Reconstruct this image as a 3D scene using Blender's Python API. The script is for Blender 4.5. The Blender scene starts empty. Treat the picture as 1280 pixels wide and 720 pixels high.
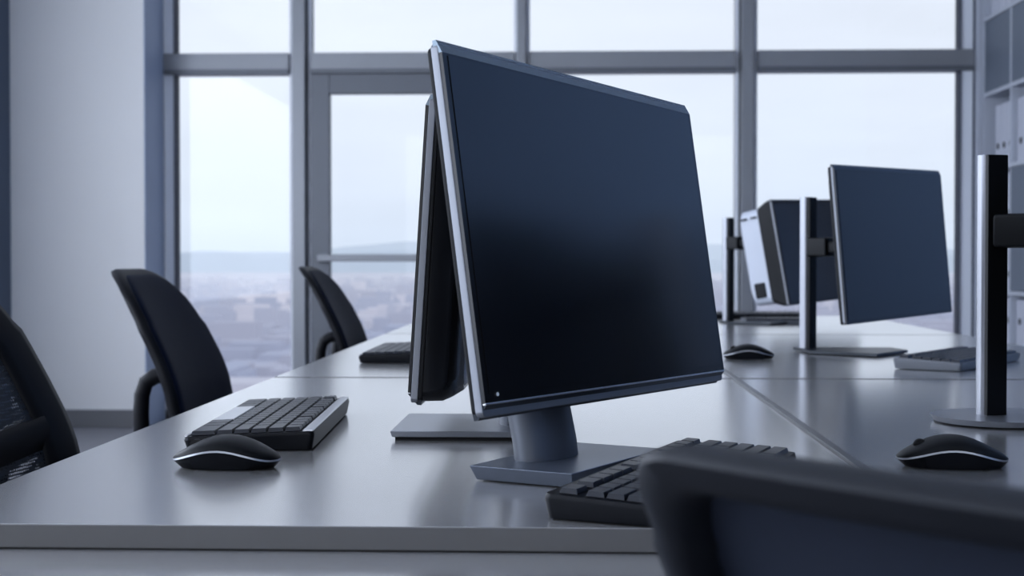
import bpy, bmesh, math, random
from mathutils import Vector, Matrix, Euler
random.seed(7)
S = bpy.context.scene
COL = S.collection
PI = math.pi
R = math.radians

# ------------------------------------------------------------------ materials
def new_mat(name):
    m = bpy.data.materials.new(name); m.use_nodes = True
    nt = m.node_tree
    return m, nt, nt.nodes['Principled BSDF']

def pbr(name, col, rough=0.5, metal=0.0, noise=0.0, scale=40.0, bump=0.0, bscale=300.0, spec=0.5, rvar=0.0, coat=0.0):
    m, nt, b = new_mat(name)
    b.inputs['Base Color'].default_value = (*col, 1)
    b.inputs['Roughness'].default_value = rough
    b.inputs['Metallic'].default_value = metal
    b.inputs['Specular IOR Level'].default_value = spec
    if coat:
        b.inputs['Coat Weight'].default_value = coat; b.inputs['Coat Roughness'].default_value = rough; b.inputs['Coat IOR'].default_value = 1.9
    if noise or rvar:
        tc = nt.nodes.new('ShaderNodeTexCoord'); n = nt.nodes.new('ShaderNodeTexNoise')
        n.inputs['Scale'].default_value = scale; n.inputs['Detail'].default_value = 3
        nt.links.new(tc.outputs['Object'], n.inputs['Vector'])
        if noise:
            r = nt.nodes.new('ShaderNodeMapRange')
            r.inputs['To Min'].default_value = 1 - noise; r.inputs['To Max'].default_value = 1 + noise
            nt.links.new(n.outputs['Fac'], r.inputs['Value'])
            x = nt.nodes.new('ShaderNodeVectorMath'); x.operation = 'SCALE'
            x.inputs[0].default_value = col
            nt.links.new(r.outputs['Result'], x.inputs['Scale'])
            nt.links.new(x.outputs['Vector'], b.inputs['Base Color'])
        if rvar:
            r2 = nt.nodes.new('ShaderNodeMapRange')
            r2.inputs['To Min'].default_value = rough - rvar; r2.inputs['To Max'].default_value = rough + rvar
            nt.links.new(n.outputs['Fac'], r2.inputs['Value'])
            nt.links.new(r2.outputs['Result'], b.inputs['Roughness'])
    if bump:
        tc = nt.nodes.new('ShaderNodeTexCoord'); n = nt.nodes.new('ShaderNodeTexNoise')
        n.inputs['Scale'].default_value = bscale
        bp = nt.nodes.new('ShaderNodeBump'); bp.inputs['Strength'].default_value = bump
        bp.inputs['Distance'].default_value = 0.002
        nt.links.new(tc.outputs['Object'], n.inputs['Vector'])
        nt.links.new(n.outputs['Fac'], bp.inputs['Height']); nt.links.new(bp.outputs['Normal'], b.inputs['Normal'])
    return m

M = {}
M['desk'] = pbr('desk_laminate', (.34, .335, .335), .2, 0, .02, 6, coat=1.0)
M['desk_edge'] = pbr('desk_edge_shaded', (.12, .118, .117), .5, 0, .03, 20)  # edge colour darkened to stand in for its shade
M['low_table'] = pbr('low_table_laminate', (.34, .335, .335), .2, 0, .02, 6, coat=1.0)
M['frame_grey'] = pbr('powder_coated_grey', (.34, .35, .37), .45, .2, .03, 12)
M['wall'] = pbr('wall_paint', (.86, .855, .85), .8, 0, .015, 3, .1, 180)
M['wall_shaded'] = pbr('wall_paint_shaded', (.13, .16, .215), .8, 0, .015, 3)  # same left wall, blue shade of grazing light painted in
M['reveal'] = pbr('reveal_blue_light', (.45, .52, .66), .6, 0, .02, 3)  # pier side, blue window light put into its colour
M['ceiling'] = pbr('ceiling_paint', (.75, .76, .78), .9, 0, .01, 3)
M['floor'] = pbr('grey_carpet', (.30, .30, .32), .95, 0, .12, 60, .5, 500)
M['baseboard'] = pbr('baseboard_grey', (.20, .20, .21), .6, 0, .03, 10)
M['mullion'] = pbr('mullion_grey', (.31, .32, .34), .42, .35, .03, 5)
M['mullion_dark'] = pbr('mullion_dark', (.17, .18, .20), .45, .3, .03, 5)
M['bead'] = pbr('glazing_bead', (.88, .91, .97), .45, 0, .02, 5)  # tone raised to stand in for light on the frames
M['gasket'] = pbr('gasket', (.06, .07, .10), .6)
M['silver'] = pbr('brushed_silver', (.62, .63, .66), .28, .9, .04, 60)
M['alu'] = pbr('satin_aluminium', (.40, .415, .45), .34, .75, .03, 80)
M['alu_dark'] = pbr('dark_aluminium', (.035, .041, .05), .34, .4, .03, 60)
M['neck'] = pbr('neck_metal', (.11, .12, .14), .48, .4, .03, 60)
M['black'] = pbr('black_plastic', (.007, .008, .010), .42, 0, .1, 40, spec=.22)
M['black_gloss'] = pbr('black_gloss_plastic', (.010, .011, .014), .22, 0, .05, 20, spec=.4)
M['screen'] = pbr('screen_glass', (.003, .0045, .008), .2, 0, .02, 10, spec=.6)
M['bezel'] = pbr('bezel_black', (.005, .006, .009), .22, 0, .05, 20, spec=.45)
M['edge_strip'] = pbr('bezel_chamfer', (.16, .20, .24), .25, .4, .03, 20)
M['white_shell'] = pbr('white_shell_plastic', (.50, .53, .60), .35, 0, .05, 10)
M['key'] = pbr('key_plastic', (.009, .012, .021), .34, 0, .05, 50, spec=.5)
M['kb_body'] = pbr('keyboard_black', (.006, .007, .010), .4, 0, .05, 30, spec=.25)
M['rubber'] = pbr('rubber', (.012, .012, .013), .8)
M['fabric'] = pbr('navy_fabric', (.0045, .0085, .022), .6, 0, .12, 120, .3, 900, spec=.12)
M['chair_plastic'] = pbr('chair_plastic', (.005, .0055, .008), .45, 0, .05, 30, spec=.2)
M['chrome'] = pbr('chair_metal', (.40, .41, .43), .25, .9)
M['shelf'] = pbr('shelf_white', (.56, .59, .66), .5, 0, .015, 4)
M['shelf_back'] = pbr('shelf_back_panel', (.17, .20, .26), .6, 0, .02, 4)
M['binder'] = pbr('binder_card', (.62, .64, .72), .6, 0, .03, 10)
M['dark'] = pbr('dark_hole', (.008, .009, .012), .7)
M['added_cabinet'] = pbr('added_cabinet_black', (.02, .022, .028), .55, 0, .05, 8)
M['band'] = pbr('side_band_metal', (.21, .22, .245), .42, .65, .03, 60)
M['pole'] = pbr('pole_metal', (.30, .31, .34), .4, .8, .03, 60)
M['wall_tint'] = pbr('wall_screen_tint', (.40, .55, .80), .8, 0, .015, 3)  # unseen wall, blue put in to tint the screen reflections
M['alu_base'] = pbr('stand_metal', (.17, .19, .23), .36, .6, .03, 60)
M['strip'] = pbr('strip_metal', (.16, .165, .18), .3, .8, .03, 60)
M['rim'] = pbr('chair_rim', (.008, .010, .015), .55, 0, .05, 30, spec=.45)
M['mesh_close'] = pbr('chair_mesh_close', (.020, .026, .042), .7, 0, .1, 200, spec=.3)
M['shelf_door'] = pbr('cupboard_door_grey', (.17, .20, .25), .6, 0, .03, 4)
M['kb_grey'] = pbr('keyboard_grey', (.17, .18, .20), .45, 0, .03, 30)
M['led'] = pbr('logo_dot', (.75, .77, .8), .35)

def mesh_fabric():
    m, nt, b = new_mat('chair_mesh')
    b.inputs['Base Color'].default_value = (.016, .020, .028, 1); b.inputs['Roughness'].default_value = .5
    tc = nt.nodes.new('ShaderNodeTexCoord')
    mp = nt.nodes.new('ShaderNodeMapping'); nt.links.new(tc.outputs['Object'], mp.inputs['Vector'])
    mp.inputs['Scale'].default_value = (1, 1, 1)
    v = nt.nodes.new('ShaderNodeTexVoronoi'); v.inputs['Scale'].default_value = 240
    v.inputs['Randomness'].default_value = .15
    nt.links.new(mp.outputs['Vector'], v.inputs['Vector'])
    r = nt.nodes.new('ShaderNodeMapRange'); r.inputs['From Min'].default_value = .28; r.inputs['From Max'].default_value = .46
    r.inputs['To Min'].default_value = .40; r.inputs['To Max'].default_value = 1.0
    nt.links.new(v.outputs['Distance'], r.inputs['Value'])
    nt.links.new(r.outputs['Result'], b.inputs['Alpha'])
    return m
M['mesh'] = mesh_fabric()

def glass_pane():
    m = bpy.data.materials.new('window_glass'); m.use_nodes = True
    nt = m.node_tree; nt.nodes.clear()
    o = nt.nodes.new('ShaderNodeOutputMaterial'); mix = nt.nodes.new('ShaderNodeMixShader')
    t = nt.nodes.new('ShaderNodeBsdfTransparent'); g = nt.nodes.new('ShaderNodeBsdfGlossy')
    t.inputs['Color'].default_value = (.93, .95, .97, 1)
    g.inputs['Roughness'].default_value = .02
    lw = nt.nodes.new('ShaderNodeFresnel'); lw.inputs['IOR'].default_value = 1.35
    nt.links.new(lw.outputs['Fac'], mix.inputs['Fac'])
    nt.links.new(t.outputs[0], mix.inputs[1]); nt.links.new(g.outputs[0], mix.inputs[2])
    nt.links.new(mix.outputs[0], o.inputs['Surface'])
    return m
M['glass'] = glass_pane()

def city_mat(name, haze=(.60, .62, .72), d0=300., d1=5200., pal=None):
    """distant town: patchy colour with haze painted in as emission, growing with world y"""
    m, nt, b = new_mat(name)
    out = nt.nodes['Material Output']
    geo = nt.nodes.new('ShaderNodeNewGeometry')
    v = nt.nodes.new('ShaderNodeTexVoronoi'); v.inputs['Scale'].default_value = 1 / 70.
    mp = nt.nodes.new('ShaderNodeMapping'); mp.inputs['Scale'].default_value = (1, .35, 1)
    nt.links.new(geo.outputs['Position'], mp.inputs['Vector']); nt.links.new(mp.outputs['Vector'], v.inputs['Vector'])
    sep = nt.nodes.new('ShaderNodeSeparateColor'); nt.links.new(v.outputs['Color'], sep.inputs['Color'])
    cr = nt.nodes.new('ShaderNodeValToRGB'); e = cr.color_ramp.elements
    pal = pal or [(0, (.33, .34, .43)), (.3, (.44, .43, .52)), (.55, (.37, .40, .53)), (.7, (.55, .53, .60)), (.85, (.95, .86, .86)), (1, (1.2, 1.15, 1.15))]
    e[0].position, e[0].color = pal[0][0], (*pal[0][1], 1); e[1].position, e[1].color = pal[-1][0], (*pal[-1][1], 1)
    for p, c in pal[1:-1]:
        k = e.new(p); k.color = (*c, 1)
    n = nt.nodes.new('ShaderNodeTexNoise'); n.inputs['Scale'].default_value = 1 / 260.; n.inputs['Detail'].default_value = 4
    nt.links.new(mp.outputs['Vector'], n.inputs['Vector'])
    mx = nt.nodes.new('ShaderNodeMath'); mx.operation = 'MULTIPLY_ADD'; mx.inputs[1].default_value = .55
    sub = nt.nodes.new('ShaderNodeMath'); sub.operation = 'MULTIPLY'; sub.inputs[1].default_value = .5
    nt.links.new(n.outputs['Fac'], sub.inputs[0]); nt.links.new(sep.outputs['Red'], mx.inputs[0]); nt.links.new(sub.outputs[0], mx.inputs[2])
    nt.links.new(mx.outputs[0], cr.inputs['Fac'])
    em = nt.nodes.new('ShaderNodeEmission'); em.inputs['Color'].default_value = (*haze, 1)  # haze painted as a glow, mixed in by depth
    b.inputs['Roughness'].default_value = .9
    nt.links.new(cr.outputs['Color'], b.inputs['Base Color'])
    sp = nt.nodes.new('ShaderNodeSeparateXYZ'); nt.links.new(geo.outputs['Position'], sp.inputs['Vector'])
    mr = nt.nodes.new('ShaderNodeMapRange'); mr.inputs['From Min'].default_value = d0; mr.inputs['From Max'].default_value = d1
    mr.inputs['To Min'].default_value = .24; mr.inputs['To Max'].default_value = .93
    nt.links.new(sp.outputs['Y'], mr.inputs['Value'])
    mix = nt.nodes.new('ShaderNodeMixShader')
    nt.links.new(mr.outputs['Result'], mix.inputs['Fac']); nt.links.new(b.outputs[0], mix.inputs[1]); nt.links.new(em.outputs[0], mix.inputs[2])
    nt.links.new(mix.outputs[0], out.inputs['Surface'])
    return m
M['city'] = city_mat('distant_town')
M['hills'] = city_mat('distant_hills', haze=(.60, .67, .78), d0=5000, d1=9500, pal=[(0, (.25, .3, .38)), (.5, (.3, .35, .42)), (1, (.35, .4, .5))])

# ------------------------------------------------------------------ mesh helpers
def add_box(bm, c, s, bev=0.0, seg=2, rot=None):
    r = bmesh.ops.create_cube(bm, size=1.0)
    vs = r['verts']
    bmesh.ops.scale(bm, vec=Vector(s), verts=vs)
    if bev > 0:
        es = list({e for v in vs for e in v.link_edges})
        rb = bmesh.ops.bevel(bm, geom=es, offset=bev, segments=seg, affect='EDGES', profile=.5)
        vs = list({v for f in rb['faces'] for v in f.verts} | {v for v in vs if v.is_valid})
    if rot is not None:
        bmesh.ops.rotate(bm, verts=vs, cent=(0, 0, 0), matrix=rot)
    bmesh.ops.translate(bm, vec=Vector(c), verts=vs)
    return vs

def add_prism(bm, pts, z0, z1, bev=0.0, seg=2, inset_bottom=0.0):
    """upright prism from a 2-D outline (counter-clockwise)"""
    n = len(pts)
    cx = sum(p[0] for p in pts) / n; cy = sum(p[1] for p in pts) / n
    def ins(p):
        if not inset_bottom: return p
        dx, dy = p[0] - cx, p[1] - cy; l = math.hypot(dx, dy)
        return (p[0] - dx / l * inset_bottom, p[1] - dy / l * inset_bottom)
    lo = [bm.verts.new((*ins(p), z0)) for p in pts]
    hi = [bm.verts.new((p[0], p[1], z1)) for p in pts]
    fs = [bm.faces.new(list(reversed(lo))), bm.faces.new(hi)]
    for i in range(n):
        j = (i + 1) % n
        bm.faces.new((lo[i], lo[j], hi[j], hi[i]))
    if bev > 0:
        es = list(set(fs[0].edges) | set(fs[1].edges))
        bmesh.ops.bevel(bm, geom=es, offset=bev, segments=seg, affect='EDGES', profile=.5)

def rrect(w, h, r, n=5, cx=0, cy=0):
    pts = []
    for sx, sy, a0 in ((1, 1, 0), (-1, 1, 90), (-1, -1, 180), (1, -1, 270)):
        for k in range(n + 1):
            a = R(a0 + 90 * k / n)
            pts.append((cx + sx * (w / 2 - r) + r * math.cos(a), cy + sy * (h / 2 - r) + r * math.sin(a)))
    return pts

def loft(bm, rings, close=True, cap0=True, cap1=True):
    vs = [[bm.verts.new(p) for p in ring] for ring in rings]
    n = len(vs[0])
    for a, b in zip(vs, vs[1:]):
        for i in range(n if close else n - 1):
            j = (i + 1) % n
            bm.faces.new((a[i], a[j], b[j], b[i]))
    if cap0: bm.faces.new(list(reversed(vs[0])))
    if cap1: bm.faces.new(vs[-1])
    return vs

def add_tube(bm, path, rx, rz=None, n=10, side=None, closed=False):
    """swept elliptical bar along a path"""
    rz = rz or rx
    P = [Vector(p) for p in path]; rings = []
    m = len(P)
    for i, p in enumerate(P):
        if closed: t = P[(i + 1) % m] - P[i - 1]
        else: t = P[min(i + 1, m - 1)] - P[max(i - 1, 0)]
        t.normalize()
        s = Vector(side) if side else (Vector((0, 0, 1)) if abs(t.z) < .95 else Vector((1, 0, 0)))
        a = t.cross(s).normalized(); b = a.cross(t).normalized()
        rings.append([p + a * math.cos(2 * PI * k / n) * rx + b * math.sin(2 * PI * k / n) * rz for k in range(n)])
    if closed:
        rings.append(rings[0])
        loft(bm, rings, True, False, False)
        bmesh.ops.remove_doubles(bm, verts=bm.verts, dist=1e-6)
    else:
        loft(bm, rings)

def add_cyl(bm, c, r, h, n=24, axis='Z', r2=None):
    res = bmesh.ops.create_cone(bm, cap_ends=True, segments=n, radius1=r, radius2=r if r2 is None else r2, depth=h)
    vs = res['verts']
    if axis == 'X': bmesh.ops.rotate(bm, verts=vs, cent=(0, 0, 0), matrix=Matrix.Rotation(PI / 2, 3, 'Y'))
    if axis == 'Y': bmesh.ops.rotate(bm, verts=vs, cent=(0, 0, 0), matrix=Matrix.Rotation(PI / 2, 3, 'X'))
    bmesh.ops.translate(bm, vec=Vector(c), verts=vs)

def obj(name, bm, mat, parent=None, smooth=True, mats=None, matrix=None, angle=35):
    bmesh.ops.recalc_face_normals(bm, faces=bm.faces)
    me = bpy.data.meshes.new(name); bm.to_mesh(me); bm.free()
    for m in (mats or [mat]): me.materials.append(m)
    if smooth:
        for p in me.polygons: p.use_smooth = True
        try: me.set_sharp_from_angle(angle=R(angle))
        except Exception: pass
    o = bpy.data.objects.new(name, me); COL.objects.link(o)
    if parent is not None:
        o.parent = parent
    if matrix is not None: o.matrix_local = matrix
    if smooth and angle == 35:
        wn = o.modifiers.new('weighted_normals', 'WEIGHTED_NORMAL'); wn.keep_sharp = True; wn.weight = 90
    return o

def boxobj(name, c, s, mat, parent=None, bev=0.0, matrix=None, rot=None):
    bm = bmesh.new(); add_box(bm, c, s, bev, rot=rot)
    return obj(name, bm, mat, parent, matrix=matrix)

def tag(o, label=None, cat=None, group=None, kind=None):
    if label: o['label'] = label
    if cat: o['category'] = cat
    if group: o['group'] = group
    if kind: o['kind'] = kind
    return o

def thing(name, label, cat, loc=(0, 0, 0), rz=0.0, group=None):
    o = bpy.data.objects.new(name, None); COL.objects.link(o)
    o.location = loc; o.rotation_euler = (0, 0, rz); o.empty_display_size = .1
    return tag(o, label, cat, group)

def dup(root, loc, rz, label):
    r = root.copy(); COL.objects.link(r); r.location = loc; r.rotation_euler = (0, 0, rz); r['label'] = label
    for ch in list(root.children):
        c = ch.copy(); COL.objects.link(c); c.parent = r
        for g in list(ch.children):
            d = g.copy(); COL.objects.link(d); d.parent = c
    return r

def struct(o): o['kind'] = 'structure'; return o
def sbox(name, lo, hi, mat, bev=0.0, parent=None):
    c = [(a + b) / 2 for a, b in zip(lo, hi)]; s = [abs(b - a) for a, b in zip(lo, hi)]
    o = boxobj(name, c, s, mat, parent, bev)
    if parent is None: struct(o)
    return o

# ------------------------------------------------------------------ camera
F = 1800.0
YAW = math.atan(72 / F); PIT = math.atan(33 / F)
cam = bpy.data.cameras.new('camera'); co = bpy.data.objects.new('camera', cam); COL.objects.link(co)
co.location = (0, 0, .94); co.rotation_euler = (PI / 2 - PIT, 0, YAW)
cam.sensor_width = 36; cam.lens = 36 * F / 1280
cam.clip_start = .05; cam.clip_end = 30000
cam.dof.use_dof = True; cam.dof.focus_distance = 1.42
cam.dof.aperture_fstop = (cam.lens / 1000) / .0047
S.camera = co
CAM = Vector((0, 0, .94))
_f = Vector((-math.sin(YAW) * math.cos(PIT), math.cos(YAW) * math.cos(PIT), -math.sin(PIT)))
_r = Vector((math.cos(YAW), math.sin(YAW), 0)); _u = _r.cross(_f)

# ------------------------------------------------------------------ room shell
YW = 8.52            # window plane
YP = 8.06            # front of the left pier
XL, XR = -3.17, 2.80
YB = -3.2
ZC = 3.05
def wx(px, y=YW):     # survey: world x of a photo column on the plane at depth y
    d = _f + _r * ((px - 640) / F)
    return d.x / d.y * y
def wz(py, y=YW, px=640):
    d = _f + _r * ((px - 640) / F) - _u * ((py - 360) / F)
    return .94 + d.z / d.y * y

sbox('floor', (XL - .1, YB - .1, -.06), (XR + .1, YW + .25, 0), M['floor'])
sbox('ceiling', (XL - .1, YB - .1, ZC), (XR + .1, YW + .25, ZC + .08), M['ceiling'])
# left wall with a long side window (its opening lies outside the photograph)
SW0, SW1, SZ0, SZ1 = -2.4, 6.9, .5, 2.75
sbox('wall_left', (XL - .12, SW1, 0), (XL, YW + .2, ZC), M['wall_shaded'])
sbox('wall_left_front', (XL - .12, YB, 0), (XL, SW0, ZC), M['wall'])
sbox('wall_left_sill', (XL - .12, SW0, 0), (XL, SW1, SZ0), M['wall'])
sbox('wall_left_lintel', (XL - .12, SW0, SZ1), (XL, SW1, ZC), M['wall'])
sbox('wall_right', (XR, YB, 0), (XR + .1, YW + .2, ZC), M['wall_tint'])
sbox('wall_rear', (XL - .12, YB - .1, 0), (XR + .1, YB, ZC), M['wall'])
xp0, xp1 = XL, wx(181, YP)
pier = sbox('wall_pier', (xp0, YP, 0), (xp1, YW + .2, ZC), M['wall'])
sbox('trim_1', (xp1, YP + .004, 0), (xp1 + .004, YW - .08, ZC), M['reveal'])
sbox('baseboard_left', (xp0, YP - .014, 0), (xp1 + .01, YP, .10), M['baseboard'], .002)

# curtain wall
zt0, zt1 = wz(93.5, YW, 500), wz(67, YW, 500)
xf = {k: wx(v) for k, v in dict(l0=207, l1=223, m1a=364, m1b=391, m2a=643, m2b=662, m3a=918, m3b=945, r0=1195, r1=1214).items()}
def post(name, x0, x1, yd=.10, mat='mullion', bead=True):
    o = thing(name, None, None); struct(o); o.location = (0, 0, 0)
    w = x1 - x0
    bm = bmesh.new()
    add_box(bm, ((x0 + w * .22 + x1 - w * .22) / 2, YW - .02, ZC / 2), (w * .56, yd + .06, ZC), .004)
    obj('cover_cap', bm, M[mat], o)
    bm = bmesh.new()
    add_box(bm, ((x0 + x1) / 2, YW + .03, ZC / 2), (w, .08, ZC), .003)
    obj('frame_profile', bm, M['mullion'], o)
    if bead:
        bm = bmesh.new()
        for sx in (x0 + .009, x1 - .009): add_box(bm, (sx, YW - .018, ZC / 2), (.018, .022, ZC), .002)
        obj('glazing_bead', bm, M['bead'], o)
    return o
post('trim_2', xf['m1a'], xf['m1b'])
post('trim_3', xf['m2a'], xf['m2b'])
post('trim_4', xf['m3a'], xf['m3b'])
# side posts against the pier and the shelf wall: face painted pale as if lit, dark seal lines
for nm, a, b in (('trim_5', xf['l0'], xf['l1']), ('trim_6', xf['r0'], xf['r1'])):
    o = thing(nm, None, None); struct(o)
    boxobj('frame_profile', ((a + b) / 2, YW + .01, ZC / 2), (b - a - .014, .10, ZC), M['bead'], o, .003)
    boxobj('seal', (a + .004, YW - .005, ZC / 2), (.008, .10, ZC), M['gasket'], o)
    boxobj('seal', (b - .004, YW - .005, ZC / 2), (.008, .10, ZC), M['gasket'], o)
def rail(name, x0, x1):
    o = thing(name, None, None); struct(o)
    h = zt1 - zt0
    boxobj('rail_profile', ((x0 + x1) / 2, YW - .005, (zt0 + zt1) / 2), (x1 - x0, .11, h), M['mullion'], o, .004)
    boxobj('rail_lip', ((x0 + x1) / 2, YW - .068, zt0 + h * .12), (x1 - x0, .016, h * .2), M['mullion_dark'], o, .002)
rail('trim_7', xf['l0'] + .005, xf['m1a']); rail('trim_8', xf['m1b'], xf['m2a']); rail('trim_9', xf['m2b'], xf['m3a']); rail('trim_10', xf['m3b'], xf['r1'] - .005)
def pane(name, x0, x1, z0, z1):
    o = boxobj(name, ((x0 + x1) / 2, YW + .03, (z0 + z1) / 2), (x1 - x0, .012, z1 - z0), M['glass'])
    return struct(o)
pane('window_1', xf['l1'], xf['m1a'], .06, zt0); pane('window_2', xf['l1'], xf['m1a'], zt1, ZC)
pane('window_3', xf['m1b'], xf['m2a'], zt1, ZC)
pane('window_4', xf['m2b'], xf['m3a'], .06, zt0); pane('window_5', xf['m2b'], xf['m3a'], zt1, ZC)
pane('window_6', xf['m3b'], xf['r0'], .06, zt0); pane('window_7', xf['m3b'], xf['r0'], zt1, ZC)
sbox('trim_11', (xf['l0'], YW - .04, 0), (xf['m1a'], YW + .06, .06), M['mullion'], .003)
sbox('trim_12', (xf['m2b'], YW - .04, 0), (xf['r1'], YW + .06, .06), M['mullion'], .003)
# glazed door
d = thing('door_1', None, None); struct(d)
da, db = xf['m1b'], xf['m2a']; ds = wx(414) - da; dz = wz(118, YW, 500)
bm = bmesh.new()
add_box(bm, (da + ds / 2, YW - .02, zt0 / 2), (ds, .08, zt0), .004); add_box(bm, (db - ds / 2, YW - .02, zt0 / 2), (ds, .08, zt0), .004)
add_box(bm, ((da + db) / 2, YW - .02, (zt0 + dz) / 2), (db - da - 2 * ds, .08, zt0 - dz), .004)
add_box(bm, ((da + db) / 2, YW - .02, .09), (db - da - 2 * ds, .08, .18), .004)
obj('door_frame', bm, M['mullion_dark'], d)
boxobj('door_pane', ((da + db) / 2, YW - .02, (dz + .18) / 2), (db - da - 2 * ds, .012, dz - .18), M['glass'], d)
bm = bmesh.new()
bx0, bz = wx(401), wz(322.5)
add_box(bm, ((bx0 + db - .06) / 2, YW - .115, bz), (db - .06 - bx0, .03, .042), .006)
add_box(bm, (bx0 + .03, YW - .08, bz), (.05, .06, .05), .004); add_box(bm, (db - .09, YW - .08, bz), (.05, .06, .05), .004)
obj('push_bar', bm, M['mullion'], d)
# right pier beside the shelves
XS = 2.368                                  # front plane of the shelving
sbox('wall_pier_right', (xf['r1'], YW - .12, 0), (XR, YW + .2, ZC), M['shelf'])

# ------------------------------------------------------------------ shelving with binders
boards = [.02, .42, .77, 1.09, 1.46, 1.89, 2.32, 2.75, 3.0]
ycells = [8.37, 7.87, 7.38, 6.89, 6.40, 5.91, 5.42]
sh = thing('shelf_unit', 'tall white open shelving unit along the right wall beside the window', 'shelf', (XS, 0, 0))
dep = XR - XS - .012
for z in boards:
    boxobj('shelf_board', (dep / 2, (ycells[0] + ycells[-1]) / 2, z), (dep, ycells[0] - ycells[-1] + .022, .022), M['shelf'], sh, .0015)
bm = bmesh.new()
for y in ycells: add_box(bm, (dep / 2, y, 1.51), (dep - .004, .022, 2.96), .001)
obj('divider', bm, M['shelf'], sh)
boxobj('back_panel', (dep - .006, (ycells[0] + ycells[-1]) / 2, 1.5), (.008, ycells[0] - ycells[-1], 2.95), M['shelf_back'], sh)
for ci_, ri_ in ((0, 5), (1, 5), (1, 3), (1, 2), (2, 5), (2, 3)):
    boxobj('cupboard_door', (.012, (ycells[ci_] + ycells[ci_ + 1]) / 2, (boards[ri_] + boards[ri_ + 1]) / 2), (.016, ycells[ci_] - ycells[ci_ + 1] - .026, boards[ri_ + 1] - boards[ri_] - .026), M['shelf_door'], sh, .002)
fills = {(0, 1): 3, (1, 1): 3, (0, 2): 3, (0, 3): 3, (0, 4): 3, (1, 4): 3, (0, 6): 3, (1, 6): 3, (1, 0): 3, (0, 0): 3}
rowword = {0: 'bottom', 1: 'second', 2: 'third', 3: 'fourth', 4: 'fifth', 6: 'top'}
pos3 = ['farthest', 'middle', 'nearest']
for (ci, ri), n in fills.items():
    z0 = boards[ri] + .011; top = boards[ri + 1] - .011
    y1 = ycells[ci] - .011; y0 = ycells[ci + 1] + .011
    hgt = min(.345, (top - z0) * .93)
    gap = .12 if ri == 4 and ci == 0 else .015
    w = (y1 - y0 - gap - .02) / 3
    for k in range(n):
        yc = y1 - gap - w * (k + .5)
        b = thing('binder', f'white ring binder, {pos3[k]} in the {"window-side" if ci == 0 else "second"} column, {rowword[ri]} shelf from the floor', 'binder', (XS, yc, z0), group='white binders on the shelving')
        boxobj('cover', (.03 + .13, 0, hgt / 2), (.26, w * .94, hgt), M['binder'], b, .003)
        bm = bmesh.new()
        hz = hgt * (.33 if ri in (2, 4, 3, 6) else .62)
        add_cyl(bm, (.0295, 0, hz), .018, .004, 16, 'X')
        obj('finger_hole', bm, M['dark'], b)

# unseen dark cabinet, added so the screens reflect black low down
sb = thing('added_cabinet', 'unseen black cabinet added at the right wall to darken screen reflections', 'added_cabinet', (2.5, 1.9, 0))
boxobj('cabinet_body', (0, 0, .69), (.42, 3.0, 1.26), M['added_cabinet'], sb, .004)
boxobj('plinth', (.02, 0, .03), (.36, 2.9, .06), M['added_cabinet'], sb)
boxobj('top', (0, 0, 1.335), (.44, 3.04, .03), M['added_cabinet'], sb, .003)
for k in range(4):
    dd = boxobj('door', (-.218, -1.125 + k * .75, .69), (.016, .74, 1.22), M['added_cabinet'], sb, .002)
    boxobj('handle', (-.235, -1.125 + k * .75 + .3, .75), (.012, .012, .12), M['silver'], dd, .003)

# ------------------------------------------------------------------ desks
ZT = .74; TH = .0185
def desk(x0, x1, y0, y1, label):
    d = thing('office_desk', label, 'desk', ((x0 + x1) / 2, (y0 + y1) / 2, 0), group='white desks in two rows')
    w, l = x1 - x0, y1 - y0
    bm = bmesh.new(); add_prism(bm, rrect(w, l, .002, 2), ZT - TH, ZT, .0012, 2)
    for f in bm.faces: f.material_index = 0 if f.normal.z > .5 else 1
    bmesh.ops.recalc_face_normals(bm, faces=bm.faces)
    for f in bm.faces: f.material_index = 0 if f.normal.z > .5 else 1
    obj('tabletop', bm, None, d, smooth=False, mats=[M['desk'], M['desk_edge']])
    for sx in (-1, 1):
        for sy in (-1, 1):
            boxobj('leg', (sx * (w / 2 - .05), sy * (l / 2 - .08), (ZT - TH) / 2), (.05, .05, ZT - TH), M['frame_grey'], d, .003)
    bm = bmesh.new()
    for sy in (-1, 1): add_box(bm, (0, sy * (l / 2 - .08), ZT - TH - .03), (w - .15, .03, .04))
    add_box(bm, (0, 0, ZT - TH - .03), (.04, l - .19, .04))
    obj('under_frame', bm, M['frame_grey'], d)
    return d
XD0, XDC, XD1 = -.512, .2815, 1.075
ROW = [1.079, 2.472, 3.975, 5.36]
rowname = ['nearest', 'middle', 'farthest']
for i in range(3):
    desk(XD0, XDC - .003, ROW[i] + (.009 if i else 0), ROW[i + 1] - .009, f'{rowname[i]} white desk of the left row')
    desk(XDC + .003, XD1, ROW[i] + (.009 if i else 0), ROW[i + 1] - .009, f'{rowname[i]} white desk of the right row')
st = boxobj('joint_strip', (0, (ROW[0] + ROW[3]) / 2, ZT + .0016), (.0095, ROW[3] - ROW[0], .0036), M['strip'], None, .0008)
st.location = (XDC, 0, 0)
tag(st, 'thin metal strip covering the joint between the two rows of desks', 'strip')
# lower table drawn up to the front edge
lt = thing('side_table', 'lower white table under the front edge of the nearest left desk', 'table', (-.34, .955, 0))
bm = bmesh.new(); add_prism(bm, rrect(.88, .29, .004, 2), .699, .7207, .0015, 2)
obj('tabletop', bm, M['low_table'], lt, smooth=False)
for sx in (-1, 1):
    for sy in (-1, 1): boxobj('leg', (sx * .39, sy * .11, .3495), (.04, .04, .699), M['frame_grey'], lt, .003)

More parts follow.
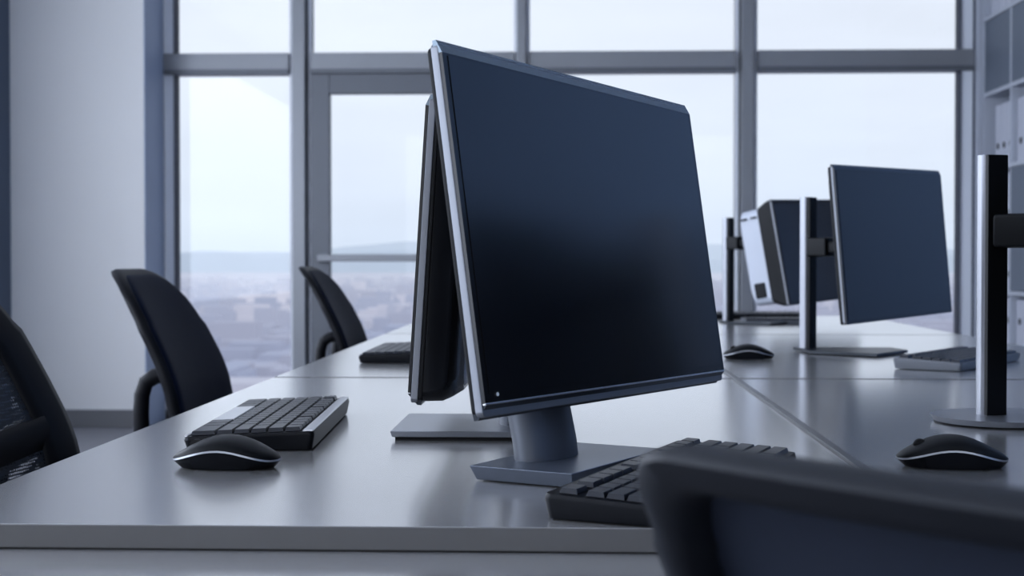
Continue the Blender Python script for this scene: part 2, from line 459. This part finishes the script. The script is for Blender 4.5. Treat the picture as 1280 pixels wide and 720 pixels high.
# ------------------------------------------------------------------ monitors
def frame_mat(c, yaw, tilt, roll):
    n = Vector((math.cos(yaw) * math.cos(tilt), math.sin(yaw) * math.cos(tilt), math.sin(tilt)))
    w = Vector((-math.sin(yaw), math.cos(yaw), 0)); u = n.cross(w)
    w, u = w * math.cos(roll) + u * math.sin(roll), u * math.cos(roll) - w * math.sin(roll)
    m = Matrix((n, w, u)).transposed().to_4x4(); m.translation = Vector(c)
    return m

def yz_prism(bm, pts, x0, x1, bev=0, seg=2):
    """prism of a y-z outline between two x planes"""
    lo = [bm.verts.new((x0, *p)) for p in pts]; hi = [bm.verts.new((x1, *p)) for p in pts]
    f0 = bm.faces.new(list(reversed(lo))); f1 = bm.faces.new(hi); n = len(pts)
    for i in range(n):
        j = (i + 1) % n; bm.faces.new((lo[i], lo[j], hi[j], hi[i]))
    if bev: bmesh.ops.bevel(bm, geom=list(set(f0.edges) | set(f1.edges)), offset=bev, segments=seg, affect='EDGES', profile=.5)

def ring_yz(w, h, r, x, n=5, cz=0):
    return [(x, p[0], p[1] + cz) for p in rrect(w, h, r, n)]

def monitor_head(root, mw, w, h, chin=.012, hull='plain', led=False, dark=False):
    """screen unit in its own frame: +x faces the viewer of the screen"""
    inv = Matrix.Translation(root.location) @ Matrix.Rotation(root.rotation_euler.z, 4, 'Z')
    ml = inv.inverted() @ mw
    top = .011
    # front panel, chamfered along the top edge
    bm = bmesh.new()
    hz0, hz1 = -h / 2, h / 2 - top
    yz_prism(bm, [(-w / 2, hz0), (w / 2, hz0), (w / 2, hz1), (-w / 2, hz1)], -.003, 0)
    fp = obj('front_bezel', bm, M['bezel'], root, matrix=ml)
    bm = bmesh.new(); b_ = .0075
    yz_prism(bm, [(-w / 2 + b_, hz0 + b_), (w / 2 - b_, hz0 + b_), (w / 2 - b_, hz1 - .002), (-w / 2 + b_, hz1 - .002)], .0002, .0006)
    obj('screen', bm, M['screen'], root, matrix=ml)
    bm = bmesh.new()
    prof = [(0, hz1), (-.0045, h / 2), (-.008, h / 2), (-.008, hz1)]
    loft(bm, [[(p[0], s * w / 2, p[1]) for p in prof] for s in (-1, 1)])
    obj('top_edge', bm, M['edge_strip' if not dark else 'bezel'], root, matrix=ml)
    # silver side band and black rear lip
    bm = bmesh.new(); yz_prism(bm, rrect(w + .001, h - .002 + chin * .85, .005, 4, 0, -.001 - chin * .42), -.0105 if not dark else -.008, -.0031, .0012)
    obj('side_band', bm, M['band'], root, matrix=ml)
    bm = bmesh.new(); yz_prism(bm, rrect(w - .001, h - .004 + chin * .8, .006, 4, 0, -.002 - chin * .4), -.0145, -.0103 if not dark else -.0078, .001)
    obj('rear_lip', bm, M['black'], root, matrix=ml)
    if chin:
        bm = bmesh.new()
        prof = [(0, hz0 - .0012), (-.0100, hz0 - chin), (-.0140, hz0 - chin), (-.0140, hz0 - .0012)]
        loft(bm, [[(p[0], s * (w / 2 - .0005 - (.002 if i in (1, 2) else 0)), p[1]) for i, p in enumerate(prof)] for s in (-1, 1)])
        obj('chin', bm, M['alu_dark'], root, matrix=ml)
        bm = bmesh.new(); add_box(bm, (-.0012, 0, hz0 - .0003), (.003, w, .0018), .0004)  # bright strip drawn as the highlight along the chin's top edge
        obj('silver_line', bm, M['silver'], root, matrix=ml)
    if led:
        bm = bmesh.new(); add_cyl(bm, (.0008, -w / 2 + .019, hz0 + .0065), .0016, .0008, 12, 'X')
        obj('power_light', bm, M['led'], root, matrix=ml)
    # back
    bm = bmesh.new()
    if hull == 'plain':
        loft(bm, [ring_yz(w - .02, h - .016, .01, -.014), ring_yz(w - .06, h - .04, .014, -.030), ring_yz(w - .22, h - .13, .02, -.040)])
        obj('back_cover', bm, M['black'], root, matrix=ml)
    elif hull == 'bulge':
        loft(bm, [ring_yz(w - .004, h + .010, .012, -.0142, 5, -.004), ring_yz(w - .010, h + .008, .016, -.034, 5, -.004), ring_yz(w - .022, h, .02, -.043, 5, -.004), ring_yz(w - .064, h - .012, .02, -.053, 5, -.004)])
        obj('back_cover', bm, M['black_gloss'], root, matrix=ml)
        bm = bmesh.new(); loft(bm, [ring_yz(w - .070, h - .018, .02, -.0528, 5, -.004), ring_yz(w - .078, h - .024, .02, -.055, 5, -.004)])
        obj('back_plate', bm, M['alu'], root, matrix=ml)
    elif hull == 'shell':
        loft(bm, [ring_yz(w - .002, h, .008, -.014), ring_yz(w - .006, h - .006, .012, -.03), ring_yz(w - .03, h - .025, .02, -.062)])
        obj('back_cover', bm, M['black'], root, matrix=ml)
        bm = bmesh.new(); loft(bm, [ring_yz(w - .035, h - .03, .02, -.061), ring_yz(w - .045, h - .03, .03, -.125), ring_yz(w - .14, h - .06, .04, -.155)])
        sh_ = obj('rear_shell', bm, M['white_shell'], root, matrix=ml)
        bm = bmesh.new()
        for s in (-1, 1): add_box(bm, (-.095 + s * .017, -w / 2 + .020, h / 2 - .040), (.018, .012, .005))
        obj('vent_slot', bm, M['dark'], sh_)
        bm = bmesh.new(); add_box(bm, (-.096, -w / 2 + .021, -h / 2 + .058), (.036, .012, .045), .004)
        obj('cable_port', bm, M['dark'], sh_)
    return ml

def add_neck(root, pts, a, b, yaw, mat):
    """flattened oval column through pts (root frame): a across the screen, b along its normal"""
    bm = bmesh.new(); n = 28
    rings = [[(p[0] + b * math.cos(2 * PI * k / n), p[1] + a * math.sin(2 * PI * k / n), p[2]) for k in range(n)] for p in pts]
    loft(bm, rings)
    return obj('neck', bm, mat, root)

# --- monitor A: large foreground screen
yA = R(-27.8)
nA = Vector((math.cos(yA), math.sin(yA), 0)); wA = Vector((-nA.y, nA.x, 0))
sc = .92
cA = CAM + (Vector((.035, 1.482, .973)) - CAM) * sc
LA = Vector((-.091, 1.305, 0))
baseA = LA + wA * .099 + nA * .0525
baseA.z = ZT
mA = thing('monitor', 'largest monitor in front, dark screen facing right with slim silver edges', 'monitor', baseA, yA)
monitor_head(mA, frame_mat(cA, yA, .151, -.012), .544 * sc, .32 * sc, .0125, 'plain', True)
bm = bmesh.new(); add_prism(bm, [(-.0525, -.099), (.0525, -.099), (.0525, .099), (-.0525, .099)], .001, .0145, .0006, 1, .008)
obj('stand_base', bm, M['alu_base'], mA)
add_neck(mA, [(-.022, -.008, .0145), (-.024, -.008, .03), (-.033, -.008, .07), (-.046, -.008, .13), (-.054, -.008, .20)], .046, .024, 0, M['neck'])
boxobj('hinge', (-.032, 0, .215), (.05, .08, .07), M['black'], mA, .006)

# --- monitor B: back to back with A
nB = PI
cB = Vector((-.153, 1.69, .958))
mB = thing('monitor', 'monitor behind the largest one, turned left with its black back showing', 'monitor', (-.105, 1.69, ZT), nB)
monitor_head(mB, frame_mat(cB, nB, R(3.6), 0), .50, .30, .012, 'bulge')
bm = bmesh.new(); add_prism(bm, [(-.095, -.094), (.095, -.094), (.095, .094), (-.095, .094)], .004, .011, .0006, 1, .003)
obj('stand_base', bm, M['alu'], mB)
bm = bmesh.new(); add_prism(bm, [(-.090, -.088), (.090, -.088), (.090, .088), (-.090, .088)], .0, .0042)
obj('foot_pad', bm, M['rubber'], mB)
add_neck(mB, [(-.035, 0, .011), (-.036, 0, .06), (-.034, 0, .12), (-.028, 0, .22)], .034, .013, 0, M['neck'])

# --- pole-mounted monitors on the right row
def pole_monitor(label, px, py, yaw, c, tilt, roll, w, h, hull, base='plate', chin=0, ptop=1.083, arm_z=.972):
    r = thing('monitor', label, 'monitor', (px, py, ZT), 0)
    prx = .0155
    bm = bmesh.new()
    zt = ptop - ZT
    add_prism(bm, rrect(.022, .030, .008, 6, -.005, 0), .006, zt, .001)
    p = obj('pole', bm, M['pole'], r)
    p.rotation_euler.z = R(-72) if base != 'plate' else R(-42)
    bm = bmesh.new(); add_prism(bm, rrect(.007, .028, .001, 2, .0096, 0), .006, zt - .0005, .001)
    q = obj('cable_channel', bm, M['black'], r); q.rotation_euler.z = p.rotation_euler.z
    dv = Vector((math.cos(yaw), math.sin(yaw), 0)); sv = Vector((-dv.y, dv.x, 0))
    bm = bmesh.new()
    if base == 'plate':
        o2 = [dv * -.02 + sv * .10, dv * -.02 - sv * .095, dv * .20 - sv * .095, dv * .20 + sv * .10]
        if base == 'plate': o2 = [(-.028, .030), (-.012, -.10), (.11, -.20), (.205, -.065), (.19, .03)]
        o2 = [(p_[0], p_[1]) for p_ in o2]
        add_prism(bm, o2, .0015, .008, .001, 1)
    else:
        out = rrect(.30, .17, .083, 10, .075, -.01)
        add_prism(bm, out, .002, .009, .0012, 1, .004)
    obj('stand_base', bm, M['alu'] if base != 'plate' else M['alu_dark'], r)
    # arm: collar, link, tilting head plate
    az = arm_z - ZT
    tgt = Vector(c) - Vector((px, py, ZT)); tgt.z = 0
    back = {'plain': .040, 'shell': .15}[hull]
    L = tgt.length - back
    u = tgt.normalized()
    rot = Matrix.Rotation(math.atan2(u.y, u.x), 3, 'Z')
    bm = bmesh.new(); add_box(bm, u * .032 + Vector((0, 0, az)), (.05, .044, .042), .005, rot=rot)
    obj('clamp', bm, M['black'], r)
    bm = bmesh.new(); add_box(bm, u * (.05 + L) / 2 + Vector((0, 0, az)), (max(L - .05, .02), .026, .024), .004, rot=rot)
    add_cyl(bm, u * (L - .03) + Vector((0, 0, az)), .017, .05, 16)
    obj('arm', bm, M['black'], r)
    bm = bmesh.new(); add_box(bm, u * (L - .004) + Vector((0, 0, az)), (.010, .085, .085), .003, rot=rot)
    obj('mount_plate', bm, M['black'], r)
    monitor_head(r, frame_mat(c, yaw, tilt, roll), w, h, chin, hull, False, True)
    return r
pole_monitor('slim dark monitor on a silver pole, mouse and keyboard at its sides', .530, 3.225, R(-37.7), (.692, 3.081, .98), .082, .023, .512, .32, 'plain')
pole_monitor('farthest pole monitor with a thick white and black back', .517, 4.72, R(-36), (.762, 4.44, .976), R(10), R(2), .50, .315, 'shell', arm_z=1.0)
pole_monitor('monitor at the right edge of the photo, its silver pole on a rounded plate', .527, 1.822, R(-37.7), (.72, 1.69, .98), .082, 0, .512, .32, 'plain', 'oval', ptop=1.073, arm_z=.978)

# ------------------------------------------------------------------ keyboards
def keycap(bm, c, sx, sy, h=.006):
    """bevelled key: wider at the foot than on top"""
    t = .0012
    x, y, z = c
    lo = [(x - sx / 2, y - sy / 2, z), (x + sx / 2, y - sy / 2, z), (x + sx / 2, y + sy / 2, z), (x - sx / 2, y + sy / 2, z)]
    hi = [(x - sx / 2 + t, y - sy / 2 + t, z + h), (x + sx / 2 - t, y - sy / 2 + t, z + h), (x + sx / 2 - t, y + sy / 2 - t, z + h), (x - sx / 2 + t, y + sy / 2 - t, z + h)]
    l = [bm.verts.new(p) for p in lo]; u = [bm.verts.new(p) for p in hi]
    bm.faces.new(list(reversed(l))); bm.faces.new(u)
    for i in range(4):
        j = (i + 1) % 4; bm.faces.new((l[i], l[j], u[j], u[i]))

KROWS = [  # widths in key units from the left end, top row first
    [1, .5, 1, 1, 1, 1, .3, 1, 1, 1, 1, .3, 1, 1, 1, 1],
    [1] * 13 + [2], [1.5] + [1] * 12 + [1.5], [1.75] + [1] * 11 + [2.25], [2.25] + [1] * 10 + [2.75], [1.5, 1.1, 1.4, 6.2, 1.4, 1.1, 2.3]]
def keyboard(label, loc, rz, L, W, style, single_keys=True, hh=.016):
    """local x along the long side, local +y the top (function-key) side"""
    k = thing('keyboard', label, 'keyboard', loc, rz)
    rise = .006
    bm = bmesh.new()
    out = rrect(L, W, .006, 3)
    lo = [bm.verts.new((p[0] * .985, p[1] * .96, .0015)) for p in out]
    hi = [bm.verts.new((p[0], p[1], hh - .004 + rise * (p[1] / W + .5))) for p in out]
    t2 = [bm.verts.new((p[0] * .992, p[1] * .982, hh + rise * (p[1] / W + .5))) for p in out]
    n = len(out)
    bm.faces.new(list(reversed(lo))); bm.faces.new(t2)
    for a, b in ((lo, hi), (hi, t2)):
        for i in range(n):
            j = (i + 1) % n; bm.faces.new((a[i], a[j], b[j], b[i]))
    obj('case', bm, M['kb_grey' if style == 'grey' else 'kb_body'], k)
    slope = math.atan(rise / W)
    top_m = Matrix.Translation((0, 0, hh + rise / 2)) @ Matrix.Rotation(slope, 4, 'X')
    sil = style == 'silver'
    band = .0145 if sil else .010
    if sil:
        bm = bmesh.new(); add_box(bm, (0, W / 2 - .0065, .0008), (L * .99, .011, .0022), .0008)
        obj('top_band', bm, M['silver'], k, matrix=top_m)
        bm = bmesh.new(); add_box(bm, (0, -W / 2 + .003, .0004), (L * .99, .003, .0016), .0006)
        obj('palm_strip', bm, M['silver'], k, matrix=top_m)
    x0 = -L / 2 + .008; usable = L - .016
    y_top = W / 2 - band; rows = len(KROWS)
    ph = (W - band - .006) / (rows + (.35 if not sil else .5))
    y = y_top
    for ri, row in enumerate(KROWS):
        ph_ = ph * (1.5 if sil and ri == 5 else 1)
        tot = sum(row); u = usable / tot; x = x0
        bmrow = bmesh.new() if not single_keys else None
        for wd in row:
            gapkey = ri == 0 and wd < 1
            if not gapkey:
                cx, cy = x + wd * u / 2, y - ph_ / 2
                space = ri == 5 and wd > 5
                if single_keys:
                    bm = bmesh.new(); keycap(bm, (0, 0, 0), wd * u - .0016, ph_ - .0016, .0042)
                    if space: obj('space_bar', bm, M['silver'] if sil else M['key'], k, smooth=False, matrix=top_m @ Matrix.Translation((cx, cy, .0004)))
                    else: obj('key', bm, M['key'], k, smooth=False, matrix=top_m @ Matrix.Translation((cx, cy, .0004)))
                else: keycap(bmrow, (cx, cy, .0004), wd * u - .0016, ph_ - .0016, .0042)
            x += wd * u
        if not single_keys: obj('key_row', bmrow, M['key'], k, smooth=False, matrix=top_m)
        y -= ph * (1.35 if ri == 0 and not sil else 1)
    return k
# left keyboard: its user sits on the left, so the top side faces +x
keyboard('black keyboard with silver bands, left of the monitors beside a mouse', (-.348, 1.690, ZT), R(-90 + 3), .375, .138, 'silver', True, .015)
a = R(21); la = Vector((math.sin(a), math.cos(a), 0)); sa = Vector((math.cos(a), -math.sin(a), 0))
cK = Vector((-.022, 1.11, ZT)) + la * .182 + sa * .061
keyboard('black keyboard in front of the largest monitor, partly behind the blurred chair', cK, math.atan2(la.y, la.x), .364, .120, 'black', True, .015)
keyboard('keyboard far left, half hidden by the monitor pair', (-.345, 2.99, ZT), R(-90), .36, .14, 'silver', False, .016)
keyboard('keyboard right of the slim pole monitor', (.755, 2.822, ZT), R(57), .37, .13, 'grey', False, .016)
keyboard('keyboard beneath the farthest monitor', (.655, 4.66, ZT), R(0), .20, .10, 'grey', False, .012)
keyboard('black keyboard at the far end of the right desks', (.66, 5.10, ZT), R(2), .36, .12, 'black', False, .014)

# ------------------------------------------------------------------ mice
def mouse(label, loc, rz):
    m = thing('computer_mouse', label, 'computer mouse', loc, rz, group='black mice with a silver line')
    N = 22; Lh = .0525
    def prof(t):   # t 0 (button end) .. 1 (palm end): top, half width, stripe height, foot height
        top = .0095 + .0225 * math.sin(PI * min(1, max(0, t * .93 + .03))) ** 1.15 * (1 - .10 * t)
        hw = .0305 * (1 - abs(2 * t - 1) ** 3.2 * .62)
        st_ = .0085 + .0105 * math.sin(PI * min(1, t * 1.02)) ** 1.5
        return top, hw, st_
    ts = [.5 - .5 * math.cos(PI * i / N) for i in range(N + 1)]
    up, lo, stp = [], [], []
    K = 12
    for t in ts:
        x = (t - .5) * 2 * Lh
        e = min(1, min(t, 1 - t) / .05) ** .5 if min(t, 1 - t) < .05 else 1
        top, hw, s_ = prof(t); hw *= .35 + .65 * e
        top = s_ + (top - s_) * (.15 + .85 * e)
        ring = [(x, hw * math.cos(PI * k / K), s_ + .0009 + (top - s_) * (math.sin(PI * k / K) ** .75)) for k in range(K + 1)]
        up.append(ring)
        fx = x * (.86 if t < .5 else .90)
        lo.append([(x, hw * .995, s_ - .0007), (fx, hw * .80, .0012), (fx, -hw * .80, .0012), (x, -hw * .995, s_ - .0007)])
        stp.append([(x, hw * 1.01, s_ + .001), (x, hw * 1.01, s_ - .0009), (x, hw * .9, s_ - .0009), (x, -hw * .9, s_ - .0009), (x, -hw * 1.01, s_ - .0009), (x, -hw * 1.01, s_ + .001)])
    bm = bmesh.new(); loft(bm, up); obj('top_shell', bm, M['black'], m, angle=60)
    bm = bmesh.new(); loft(bm, lo); obj('lower_body', bm, M['kb_body'], m, angle=60)
    bm = bmesh.new(); loft(bm, stp); obj('silver_line', bm, M['alu'], m, angle=60)
    bm = bmesh.new(); add_cyl(bm, (-.030, 0, .0205), .0065, .007, 20, 'Y'); obj('scroll_wheel', bm, M['rubber'], m)
    return m
m0 = mouse('black mouse with a silver line on the near left desk', (-.333, 1.385, ZT), R(-4))
dup(m0, (.372, 1.415, ZT), R(-6), 'black mouse behind the blurred chair, before the rounded pole base')
dup(m0, (.366, 2.965, ZT), R(-3), 'small black mouse left of the slim pole monitor')

# ------------------------------------------------------------------ chairs
PROF = [(.46, .000), (.50, .008), (.55, .010), (.60, .006), (.645, 0.0), (.69, -.009), (.735, -.025), (.78, -.046), (.825, -.069), (.866, -.092), (.895, -.112), (.92, -.136)]
def prof_x(z):
    if z <= PROF[0][0]: return PROF[0][1]
    for (z0, x0), (z1, x1) in zip(PROF, PROF[1:]):
        if z <= z1: return x0 + (x1 - x0) * (z - z0) / (z1 - z0)
    return PROF[-1][1] + (z - PROF[-1][0]) * -.9
def back_pt(y, z, off=0.0):
    """point of the back rest surface: hollowed across, leaning along"""
    x = prof_x(z) - .9 * (y * y) * 0 + .35 * y * y
    return Vector((x + off, y, z))
def half_w(z):
    t = (z - .46) / .46
    return .222 - .022 * max(0, t - .55) / .45 - .012 * max(0, .3 - t) / .3
def back_outline(inset, r, z0, z1, n=10):
    """closed outline in (y,z) following the tapered rounded back"""
    pts = []
    zc0, zc1 = z0 + inset, z1 - inset
    def W(z): return half_w(z) - inset
    rr = max(r - inset * .6, .012)
    side = [zc0 + rr + (zc1 - zc0 - 2 * rr) * i / 14 for i in range(15)]
    for z in side: pts.append((W(z), z))
    for k in range(1, n): a = PI / 2 * k / n; pts.append((W(zc1) - rr + rr * math.cos(a), zc1 - rr + rr * math.sin(a)))
    for i in range(9): pts.append(((W(zc1) - rr) * (1 - i / 4), zc1))
    for k in range(1, n): a = PI / 2 * (1 + k / n); pts.append((-W(zc1) + rr + rr * math.cos(a), zc1 - rr + rr * math.sin(a)))
    for z in reversed(side): pts.append((-W(z), z))
    for k in range(1, n): a = PI / 2 * (2 + k / n); pts.append((-W(zc0) + rr + rr * math.cos(a), zc0 + rr + rr * math.sin(a)))
    for i in range(9): pts.append(((W(zc0) - rr) * (i / 4 - 1), zc0))
    for k in range(1, n): a = PI / 2 * (3 + k / n); pts.append((W(zc0) - rr + rr * math.cos(a), zc0 + rr + rr * math.sin(a)))
    return pts
def surf_patch(bm, y_of, z0, z1, off, ny=16, nz=18, thick=0.0):
    grid = []
    for i in range(nz + 1):
        z = z0 + (z1 - z0) * i / nz; hw = y_of(z)
        grid.append([bm.verts.new(back_pt(-hw + 2 * hw * j / ny, z, off)) for j in range(ny + 1)])
    for i in range(nz):
        for j in range(ny): bm.faces.new((grid[i][j], grid[i][j + 1], grid[i + 1][j + 1], grid[i + 1][j]))

def office_chair(label, loc, rz, padded, fw=None, cr=.075, close=False):
    c = thing('office_chair', label, 'chair', loc, rz)
    ZB0, ZB1 = .47, .925
    fw = fw or (.052 if padded else .075); th = .036 if close else .026
    if padded: cr = .115
    # frame ring: rounded section swept between outer and inner outlines
    o = back_outline(0, cr, ZB0, ZB1); i_ = back_outline(fw, cr, ZB0, ZB1)
    assert len(o) == len(i_)
    bm = bmesh.new(); rings = []
    for (yo, zo), (yi, zi) in zip(o, i_):
        ring = []
        for k in range(10):
            a = 2 * PI * k / 10
            s = .5 - .5 * math.copysign(abs(math.cos(a)) ** .55, math.cos(a))
            y = yo + (yi - yo) * s; z = zo + (zi - zo) * s
            ring.append(back_pt(y, z, th / 2 * math.copysign(abs(math.sin(a)) ** .7, math.sin(a))))
        rings.append(ring)
    rings.append(rings[0]); loft(bm, rings, True, False, False)
    bmesh.ops.remove_doubles(bm, verts=bm.verts, dist=1e-6)
    obj('back_frame', bm, M['rim' if close else 'chair_plastic'], c, angle=60)
    zb = .705
    if padded:
        bm = bmesh.new()
        pts = back_outline(.012, cr, ZB0, ZB1)
        # cushion: contour rings shrinking to the centre, domed to the front
        cz = (ZB0 + ZB1) / 2; rings = []
        for f, d in ((1, .006), (1, .014), (.97, .019), (.9, .021), (.7, .021), (.45, .021), (.2, .021), (.02, .021)):
            rings.append([back_pt(y * f, cz + (z - cz) * f, d) for y, z in pts])
        loft(bm, rings, True, False, True)
        obj('back_pad', bm, M['fabric'], c, angle=60)
    else:
        bm = bmesh.new(); surf_patch(bm, lambda z: half_w(z) - fw + .012, zb + .012, ZB1 - fw + .008, .003)
        obj('mesh_panel', bm, M['mesh_close' if close else 'mesh'], c, angle=60)
        bm = bmesh.new(); surf_patch(bm, lambda z: half_w(z) - fw + .012, ZB0 + fw - .008, zb - .012, .003)
        obj('mesh_panel', bm, M['mesh_close' if close else 'mesh'], c, angle=60)
        bm = bmesh.new(); P = [back_pt(-.165 + .33 * k / 12, zb - .006 + .012 * abs(k / 6 - 1) ** 2, 0.0) for k in range(13)]
        add_tube(bm, P, .011, .026, 10, side=(0, 0, 1)); obj('lumbar_bar', bm, M['chair_plastic'], c, angle=60)
    # rear support loop carrying the back from under the seat
    bm = bmesh.new()
    for s in (-1, 1):
        P = [(prof_x(.715) - .006, s * .15, .715), (-.040, s * .15, .712), (-.058, s * .15, .700), (-.066, s * .15, .675), (-.068, s * .15, .64), (-.067, s * .15, .59), (-.060, s * .145, .53), (-.04, s * .12, .46), (-.01, s * .09, .425), (.10, s * .06, .415)]
        add_tube(bm, P, .016, .015, 10, side=(0, 1, 0))
    add_tube(bm, [(-.066, -.15, .58), (-.068, 0, .58), (-.066, .15, .58)], .012, .02, 10)
    obj('back_support', bm, M['chair_plastic'], c, angle=60)
    # seat
    bm = bmesh.new()
    pts = rrect(.47, .47, .10, 6, .255, 0)
    rings = []
    for f, z in ((.90, .415), (.98, .422), (1.0, .440), (.985, .458), (.93, .468), (.7, .466), (.35, .462), (.02, .460)):
        rings.append([(.255 + (p[0] - .255) * f, p[1] * f, z - .02 * max(0, (p[0] - .36)) / .13 * f) for p in pts])
    loft(bm, rings); obj('seat', bm, M['fabric'], c, angle=60)
    boxobj('mechanism', (.22, 0, .395), (.22, .16, .05), M['chair_plastic'], c, .01)
    bm = bmesh.new(); add_cyl(bm, (.22, 0, .30), .018, .16); add_cyl(bm, (.22, 0, .18), .027, .16)
    obj('gas_lift', bm, M['chrome'], c)
    bm = bmesh.new()
    add_cyl(bm, (.22, 0, .10), .045, .05)
    ends = []
    for k in range(5):
        a = 2 * PI * k / 5 + .3; ux, uy = math.cos(a), math.sin(a)
        add_tube(bm, [(.22 + ux * .03, uy * .03, .105), (.22 + ux * .16, uy * .16, .10), (.22 + ux * .30, uy * .30, .078)], .017, .013, 8)
        ends.append((.22 + ux * .285, uy * .285, a))
    obj('star_base', bm, M['chair_plastic'], c)
    for x, y, a in ends:
        bm = bmesh.new(); add_cyl(bm, (x - .012, y, .0285), .0285, .02, 18, 'Y'); add_cyl(bm, (x, y, .065), .008, .03, 10)
        obj('caster', bm, M['rubber'], c)
    return c
L2 = office_chair('dark padded office chair with curved back, by the white wall pier', (-.783, 2.975, 0), R(0), True)
dup(L2, (-.680, 4.44, 0), R(0), 'dark padded office chair farther back, in front of the glazed door frame')
office_chair('black mesh-backed office chair cut off at the left edge', (-.715, 1.72, 0), R(-8), False)
ch4 = office_chair('black office chair in the foreground at lower right, very blurred', (0, 0, 0), 0, False, .019, .045, True)
fa = math.atan2(.68, .73)
# put the far-left top corner of its back where the photo shows it
top = Vector((-.136 + .35 * .2 ** 2, .20, 0)); rot = Matrix.Rotation(fa, 3, 'Z')
corner = Vector((.020, .56, 0))
ch4.rotation_euler.z = fa; ch4.location = corner - rot @ top
ch4.location.z = -.051

# ------------------------------------------------------------------ outside
bm = bmesh.new()
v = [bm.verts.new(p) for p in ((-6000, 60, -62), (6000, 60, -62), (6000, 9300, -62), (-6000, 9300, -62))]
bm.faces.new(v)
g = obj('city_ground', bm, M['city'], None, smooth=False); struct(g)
bm = bmesh.new()
for k in range(2600):
    y = 420 + 4300 * random.random() ** 1.6
    x = random.uniform(-.36, .36) * y
    w = random.uniform(10, 40); dpt = random.uniform(10, 40); h = random.choice((4, 6, 6, 8, 9, 12, 18)) * random.uniform(.8, 1.3)
    q = [bm.verts.new((x + sx * w / 2, y + sy * dpt / 2, zz)) for zz in (-62, -62 + h) for sx, sy in ((-1, -1), (1, -1), (1, 1), (-1, 1))]
    bm.faces.new(q[4:])
    for a, b in ((0, 1), (1, 2), (2, 3), (3, 0)): bm.faces.new((q[a], q[b], q[b + 4], q[a + 4]))
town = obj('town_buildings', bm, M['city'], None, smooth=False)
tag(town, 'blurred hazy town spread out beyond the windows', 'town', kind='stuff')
bm = bmesh.new()
def ridge(y, base, amp, seed):
    rnd = random.Random(seed); ph = [rnd.uniform(0, 6) for _ in range(6)]
    xs = [-5200 + 10400 * i / 160 for i in range(161)]
    lo = [bm.verts.new((x, y - 200, -70)) for x in xs]
    hi = []
    for x in xs:
        z = base + amp * (.5 * math.sin(x / 900 + ph[0]) + .3 * math.sin(x / 420 + ph[1]) + .14 * math.sin(x / 170 + ph[2]) + .06 * math.sin(x / 70 + ph[3]))
        hi.append(bm.verts.new((x, y, z)))
    for i in range(160): bm.faces.new((lo[i], lo[i + 1], hi[i + 1], hi[i]))
ridge(9200, 100, 60, 3); ridge(8300, 40, 45, 9)
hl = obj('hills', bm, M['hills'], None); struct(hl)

# ------------------------------------------------------------------ sky and light
w = bpy.data.worlds.new('sky'); S.world = w; w.use_nodes = True
nt = w.node_tree; bg = nt.nodes['Background']
tc = nt.nodes.new('ShaderNodeTexCoord'); sp = nt.nodes.new('ShaderNodeSeparateXYZ')
nt.links.new(tc.outputs['Generated'], sp.inputs['Vector'])
cr = nt.nodes.new('ShaderNodeValToRGB'); e = cr.color_ramp.elements
e[0].position = 0; e[0].color = (.66, .72, .82, 1); e[1].position = .5; e[1].color = (.74, .79, .89, 1)
k = e.new(.06); k.color = (.75, .795, .88, 1)
k = e.new(.16); k.color = (.80, .83, .90, 1)
nt.links.new(sp.outputs['Z'], cr.inputs['Fac'])
n = nt.nodes.new('ShaderNodeTexNoise'); n.inputs['Scale'].default_value = 3.5; n.inputs['Detail'].default_value = 5
mp = nt.nodes.new('ShaderNodeMapping'); mp.inputs['Scale'].default_value = (1, 1, 5)
nt.links.new(tc.outputs['Generated'], mp.inputs['Vector']); nt.links.new(mp.outputs['Vector'], n.inputs['Vector'])
mr = nt.nodes.new('ShaderNodeMapRange'); mr.inputs['From Min'].default_value = .3; mr.inputs['From Max'].default_value = .7
mr.inputs['To Min'].default_value = .94; mr.inputs['To Max'].default_value = 1.04
nt.links.new(n.outputs['Fac'], mr.inputs['Value'])
sc_ = nt.nodes.new('ShaderNodeVectorMath'); sc_.operation = 'SCALE'
nt.links.new(cr.outputs['Color'], sc_.inputs[0]); nt.links.new(mr.outputs['Result'], sc_.inputs['Scale'])
nt.links.new(sc_.outputs['Vector'], bg.inputs['Color']); bg.inputs['Strength'].default_value = 1.05

def area(name, loc, rot, sx, sy, power, col):
    l = bpy.data.lights.new(name, 'AREA'); l.shape = 'RECTANGLE'; l.size = sx; l.size_y = sy; l.energy = power; l.color = col
    o = bpy.data.objects.new(name, l); COL.objects.link(o); o.location = loc; o.rotation_euler = rot
    return o
# daylight through the long side window, and a fill light added at the windowless rear wall
area('side_window_daylight', (XL - .02, 2.2, 1.65), (0, R(-90), 0), 2.1, 8.2, 195, (.77, .85, 1.0))
area('rear_fill_light', (0, YB + .02, 1.7), (R(90), 0, 0), 4.6, 2.0, 30, (.95, .97, 1.0))

S.view_settings.view_transform = 'Standard'
try: S.view_settings.look = 'Medium High Contrast'
except TypeError: S.view_settings.look = 'None'
S.view_settings.exposure = 0
